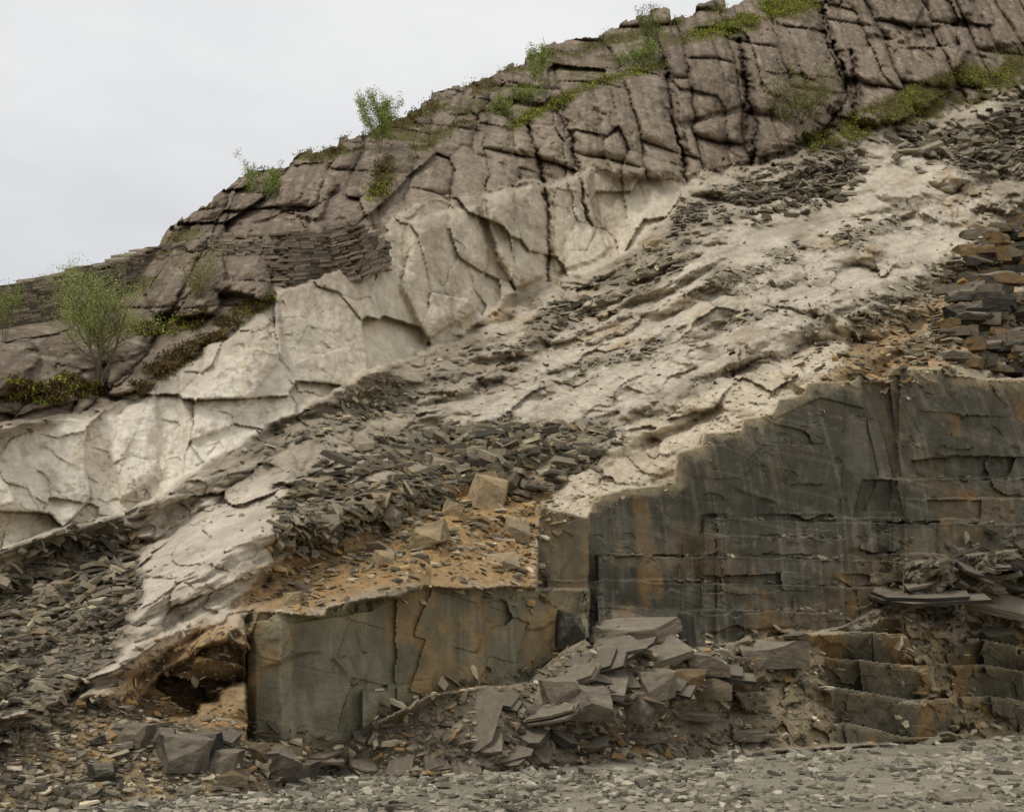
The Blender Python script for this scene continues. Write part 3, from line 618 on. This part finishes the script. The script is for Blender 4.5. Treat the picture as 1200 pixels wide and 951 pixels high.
# ---------------------------------------------------------------- dry stone wall
def wall(pts,label):
    r=random.Random(9);V=[];L_=[];T_=[];c_=[];nv=0
    W3=[]
    for px,py,hp in pts:
        if 165<px<325: i_,j_=ij(np.array([px-6.,px,px+6]),np.array([py-hp*.95]*3));d=float(D[i_,j_].mean())-.3
        else:
            i_,j_=ij(np.array([px-12.,px,px+12,px]),np.array([py-2.,py-max(hp,10)*.5,py-max(hp,10)*.3,py-1]));d=float(D[i_,j_].min())-.35
        W3.append(list(W(np.float64(px),np.float64(py),d))+[hp*d/F])
    W3=np.array(W3);seg=np.linalg.norm(np.diff(W3[:,:2],axis=0),axis=1);cum=np.concatenate([[0],np.cumsum(seg)])
    def at(u): return np.array([np.interp(u,cum,W3[:,k]) for k in range(4)])
    z=-.6
    while z<3:
        h=r.uniform(.06,.12);u=-r.random()*.5
        while u<cum[-1]:
            w=r.uniform(.25,.85);p=at(u+w/2)
            H=p[3]+.06*math.sin(u*.7)*math.sin(u*1.9+1)
            if z>H or (z>H-.15 and r.random()<.3): u+=w;continue
            p2=at(min(u+w,cum[-1]));p1=at(max(u,0));sl_z=(p2[2]-p1[2])
            dr=(p2-p1)[:2];dr/=np.linalg.norm(dr)+1e-9;nr=np.array([dr[1],-dr[0]])
            dd=r.uniform(-.05,.05);bx=[]
            for sx,sy,sz in ((-1,1,0),(1,1,0),(1,-1,0),(-1,-1,0),(-1,1,1),(1,1,1),(1,-1,1),(-1,-1,1)):
                o=dr*(sx*w*.49)+nr*((.24+dd)*sy*1.0 if sy>0 else -.5)
                bx.append((p[0]+o[0],p[1]+o[1],p[2]+sx*sl_z*.49+z+sz*h*.93+r.uniform(-.008,.008)))
            V+=bx
            for f in ((0,1,5,4),(1,2,6,5),(2,3,7,6),(3,0,4,7),(4,5,6,7),(3,2,1,0)): L_+=[nv+k for k in f];T_.append(4)
            cc=L(r.choice(((116,107,96),(100,92,82),(128,118,105),(88,81,72))))*r.uniform(.9,1.1);c_+=[cc]*8;nv+=8;u+=w
        z+=h
    addobj("dry_stone_wall",mkmesh("dry_stone_wall",V,L_,T_,np.array(c_),False,m_wall),label,"wall")
wall([(-60,392,48),(0,384,50),(60,372,48),(120,356,46),(180,340,48),(250,322,42),(330,326,50),(385,320,52),(415,312,46),(436,303,30),(448,298,12)],"long dark dry stone wall of thin stacked slate")
# ---------------------------------------------------------------- heather and grass
def blades(P,n_per,spread,hgt,cols,seed):
    r=np.random.default_rng(seed);n=len(P);P=np.repeat(P,n_per,0);sp=np.repeat(spread,n_per);N_=len(P)
    c=P+r.normal(0,1,(N_,3))*sp[:,None]*np.array([1,.8,.45]);c[:,2]+=sp*.3
    d=r.normal(0,1,(N_,3))*np.array([.7,.7,.6])+np.array([0,0,.8]);d/=np.linalg.norm(d,axis=1,keepdims=True)
    s=np.cross(d,r.normal(size=(N_,3)));s/=np.linalg.norm(s,axis=1,keepdims=True)
    h=(hgt*r.uniform(.6,1.3,N_))[:,None]
    V=np.stack([c-s*h*.35,c+s*h*.35,c+d*h],1).reshape(-1,3)
    pal=np.array([L(k) for k in cols]);col=pal[r.integers(0,len(pal),n)];col=np.repeat(col,n_per,0)*r.uniform(.65,1.3,(N_,1))
    return V,np.arange(N_*3),np.full(N_,3),np.repeat(col,3,0)
PP=[];GP=[]
for k,p in enumerate(VEG):
    ar=abs(sum(p[i][0]*p[(i+1)%len(p)][1]-p[(i+1)%len(p)][0]*p[i][1] for i in range(len(p))))/2
    X,Y=sample(p,int(ar/(8 if k!=2 else 13)),np.clip(mV*1.1,0,1));PP.append(surf(X,Y)[0])
    X,Y=sample(p,int(ar/(3 if k in(0,1) else 11 if k==2 else 25)),mV*(1 if k in (0,1) else ss(-.2,.1,n1)));GP.append(surf(X,Y)[0])
xs=rng.uniform(190,900,900);ys=np.interp(xs,colx,sk)+rng.random(900)**2*26;i_,j_=ij(xs,ys);kk=rng.random(900)<mV[i_,j_];PP.append(POS[i_,j_][kk])
PP=np.concatenate(PP);GP=np.concatenate(GP)
v,l,t_,c=blades(PP,10,PP[:,1]*.0026,.09,[(86,68,48),(96,80,54),(80,74,46),(104,90,62),(66,56,40)],1)
addobj("heather",mkmesh("heather",v,l,t_,c,False,m_veg),"brown and green heather on the rock ledges","heather",kind="stuff")
v,l,t_,c=blades(GP,9,GP[:,1]*.0024,.09,[(126,138,52),(144,152,62),(108,120,50)],2)
addobj("grass",mkmesh("grass",v,l,t_,c,False,m_veg),"patches of green bilberry and grass on ledges","grass",kind="stuff")
# ---------------------------------------------------------------- trees
def tree(px,py,hpx,wpx,seed,dens=1.0,stems=3,cols=((122,138,74),(146,158,92),(98,116,62)),label="",lean=0.,low=.15):
    r=random.Random(seed);P,_,_=surf(px,py);s=P[1]/F;H=hpx*s;Wd=wpx*s
    e=addobj("birch_tree",None,label,"tree",group="young trees on the crag")
    e.location=P;V=[];Lo=[];To=[];tips=[]
    def tube(a,b,ra,rb):
        d=(b-a).normalized();u=d.orthogonal().normalized();w=d.cross(u);o=len(V)
        for c,rr in ((a,ra),(b,rb)):
            for k in range(5):
                an=k/5*2*math.pi;V.append(tuple(c+(u*math.cos(an)+w*math.sin(an))*rr))
        for k in range(5):
            k2=(k+1)%5;Lo.extend([o+k,o+k2,o+k2+5,o+k+5]);To.append(4)
    def grow(p,d,ln,rad,lev):
        n=5 if lev==0 else 3
        for i in range(n):
            d=(d+Vector((r.uniform(-.22,.22),r.uniform(-.22,.22),r.uniform(-.05,.16)))).normalized()
            q_=p+d*(ln/n);r2=rad*(1-.62/n);tube(p,q_,rad,r2);p=q_;rad=r2
            if lev<3 and (lev>0 or i>0):
                for _ in range(2 if lev<2 else 1):
                    sd=Vector((r.uniform(-1,1),r.uniform(-1,1),r.uniform(.0,.7))).normalized()
                    grow(p,(d*.5+sd*.9).normalized(),ln*r.uniform(.34,.55),rad*.55,lev+1)
            if lev>=2: tips.append(p.copy())
        tips.append(p.copy())
    for k in range(stems):
        sp=Wd/H*.5;d=Vector((r.uniform(-sp,sp)*1.3+lean,r.uniform(-sp,sp)*1.0,1)).normalized()
        grow(Vector((r.uniform(-.1,.1),0,-.15)),d,H*r.uniform(.7,.9),max(.022,H*.016),0)
    T=np.array([tuple(p) for p in tips]);T=T[T[:,2]>H*low]
    k=1.0/max(np.percentile(T[:,2],99)/H,.1)
    wx=np.percentile(np.abs(T[:,0]),96)/(Wd*.5);kx=1/max(wx,.3)
    sc=np.array([kx,kx,k]);V=[(a*kx,b*kx,c*k) for a,b,c in V];T=T*sc
    me=mkmesh("trunk",V,Lo,To,None,True,m_bark);addobj("trunk",me,parent=e)
    q=np.random.default_rng(seed);N_=int(15000*dens*max(.25,(hpx*wpx)/8000))
    keep=T[q.random(len(T))<.32]
    if len(keep)>8: T=keep
    c=T[q.integers(0,len(T),N_)]+np.clip(q.normal(0,1,(N_,3)),-1.6,1.6)*(.022*H+.03)
    d=q.normal(size=(N_,3));d/=np.linalg.norm(d,axis=1,keepdims=True);b=np.cross(d,q.normal(size=(N_,3)));b/=np.linalg.norm(b,axis=1,keepdims=True)
    sz=q.uniform(.018,.034,N_)[:,None]*P[1]/42
    V2=np.stack([c-d*sz,c+b*sz*.6,c+d*sz,c-b*sz*.6],1).reshape(-1,3)
    pal=np.array([L(k) for k in cols]);col=np.repeat(pal[q.integers(0,len(pal),N_)]*q.uniform(.85,1.15,(N_,1)),4,0)
    addobj("crown",mkmesh("crown",V2,np.arange(N_*4),np.full(N_,4),col,False,m_leaf),parent=e)
tree(116,448,130,108,11,.75,5,label="bushy light green young tree growing from the crag",lean=-.25,cols=((134,146,84),(156,164,104),(108,124,72)))
tree(232,378,88,54,12,.4,4,cols=((134,130,84),(118,116,76)),label="thin sparsely leaved sapling beside rocks")
tree(304,246,54,46,13,1.0,3,label="small green sapling on the rocky crest")
tree(446,182,74,46,14,1.4,3,label="green birch sapling standing against the sky",lean=-.1)
tree(630,112,58,20,15,.8,2,label="slender sapling rising above the heather ledge")
tree(622,130,34,44,18,.9,3,label="low bright green bush on the ledge")
tree(759,78,72,22,16,.8,2,cols=((90,100,58),(108,116,68)),label="slender dark sapling on the skyline")
tree(752,82,34,48,19,1.0,3,label="low bright green bush beside a sapling")
tree(932,160,76,70,17,.7,5,cols=((122,124,74),(108,106,68)),label="sparse shrub rooted in a crag crack")
tree(4,400,70,36,20,.4,3,label="thin leafy sapling by the wall")
tree(595,142,28,34,21,.8,3,label="low green bush on heather ledge")
tree(0,652,60,26,22,.08,2,cols=((150,130,80),),label="dry leafless sapling against pale rock")
# ---------------------------------------------------------------- light
w=bpy.data.worlds.new("World");scene.world=w;w.use_nodes=True;nt=w.node_tree;N=nt.nodes;K=nt.links
bg=N["Background"];out=N["World Output"]
sky=N.new("ShaderNodeTexSky");sky.sky_type='NISHITA';sky.sun_disc=False
el=math.radians(58);az=math.radians(-130)
sky.sun_elevation=el;sky.sun_rotation=az
K.new(sky.outputs[0],bg.inputs[0]);bg.inputs[1].default_value=.10
tc=N.new("ShaderNodeTexCoord");mp=N.new("ShaderNodeMapping");mp.inputs["Scale"].default_value=(1,1,2.6);K.new(tc.outputs["Generated"],mp.inputs[0])
no=N.new("ShaderNodeTexNoise");no.inputs["Scale"].default_value=2.2;no.inputs["Detail"].default_value=6;K.new(mp.outputs[0],no.inputs[0])
WARM=np.array([1,1,1.])
cr=N.new("ShaderNodeValToRGB");cr.color_ramp.elements[0].position=.35;cr.color_ramp.elements[0].color=(*L((220,221,224)),1);cr.color_ramp.elements[1].position=.62;cr.color_ramp.elements[1].color=(*L((245,245,244)),1)
K.new(no.outputs[0],cr.inputs[0]);b2=N.new("ShaderNodeBackground");K.new(cr.outputs[0],b2.inputs[0]);b2.inputs[1].default_value=1.0
ms=N.new("ShaderNodeMixShader");ms.inputs[0].default_value=.92;K.new(bg.outputs[0],ms.inputs[1]);K.new(b2.outputs[0],ms.inputs[2]);K.new(ms.outputs[0],out.inputs[0])
sl_=bpy.data.lights.new("sun","SUN");sl_.energy=1.5;sl_.angle=math.radians(12);sl_.color=(1,.96,.9)
so=bpy.data.objects.new("sun",sl_);COL.objects.link(so)
dirv=Vector((-.766*math.cos(el),-.643*math.cos(el),math.sin(el)))
so.rotation_euler=dirv.to_track_quat('Z','Y').to_euler()
# ---------------------------------------------------------------- camera
cd=bpy.data.cameras.new("camera");co=bpy.data.objects.new("camera",cd);COL.objects.link(co)
cd.sensor_width=36;cd.lens=36*F/1200;cd.shift_y=(HY-475.5)/1200;cd.clip_end=3000
co.location=(0,0,CH);co.rotation_euler=(math.pi/2,0,0);scene.camera=co
scene.view_settings.view_transform='Standard';scene.view_settings.look='None';scene.view_settings.exposure=0
print("individual stones",cnt[0])
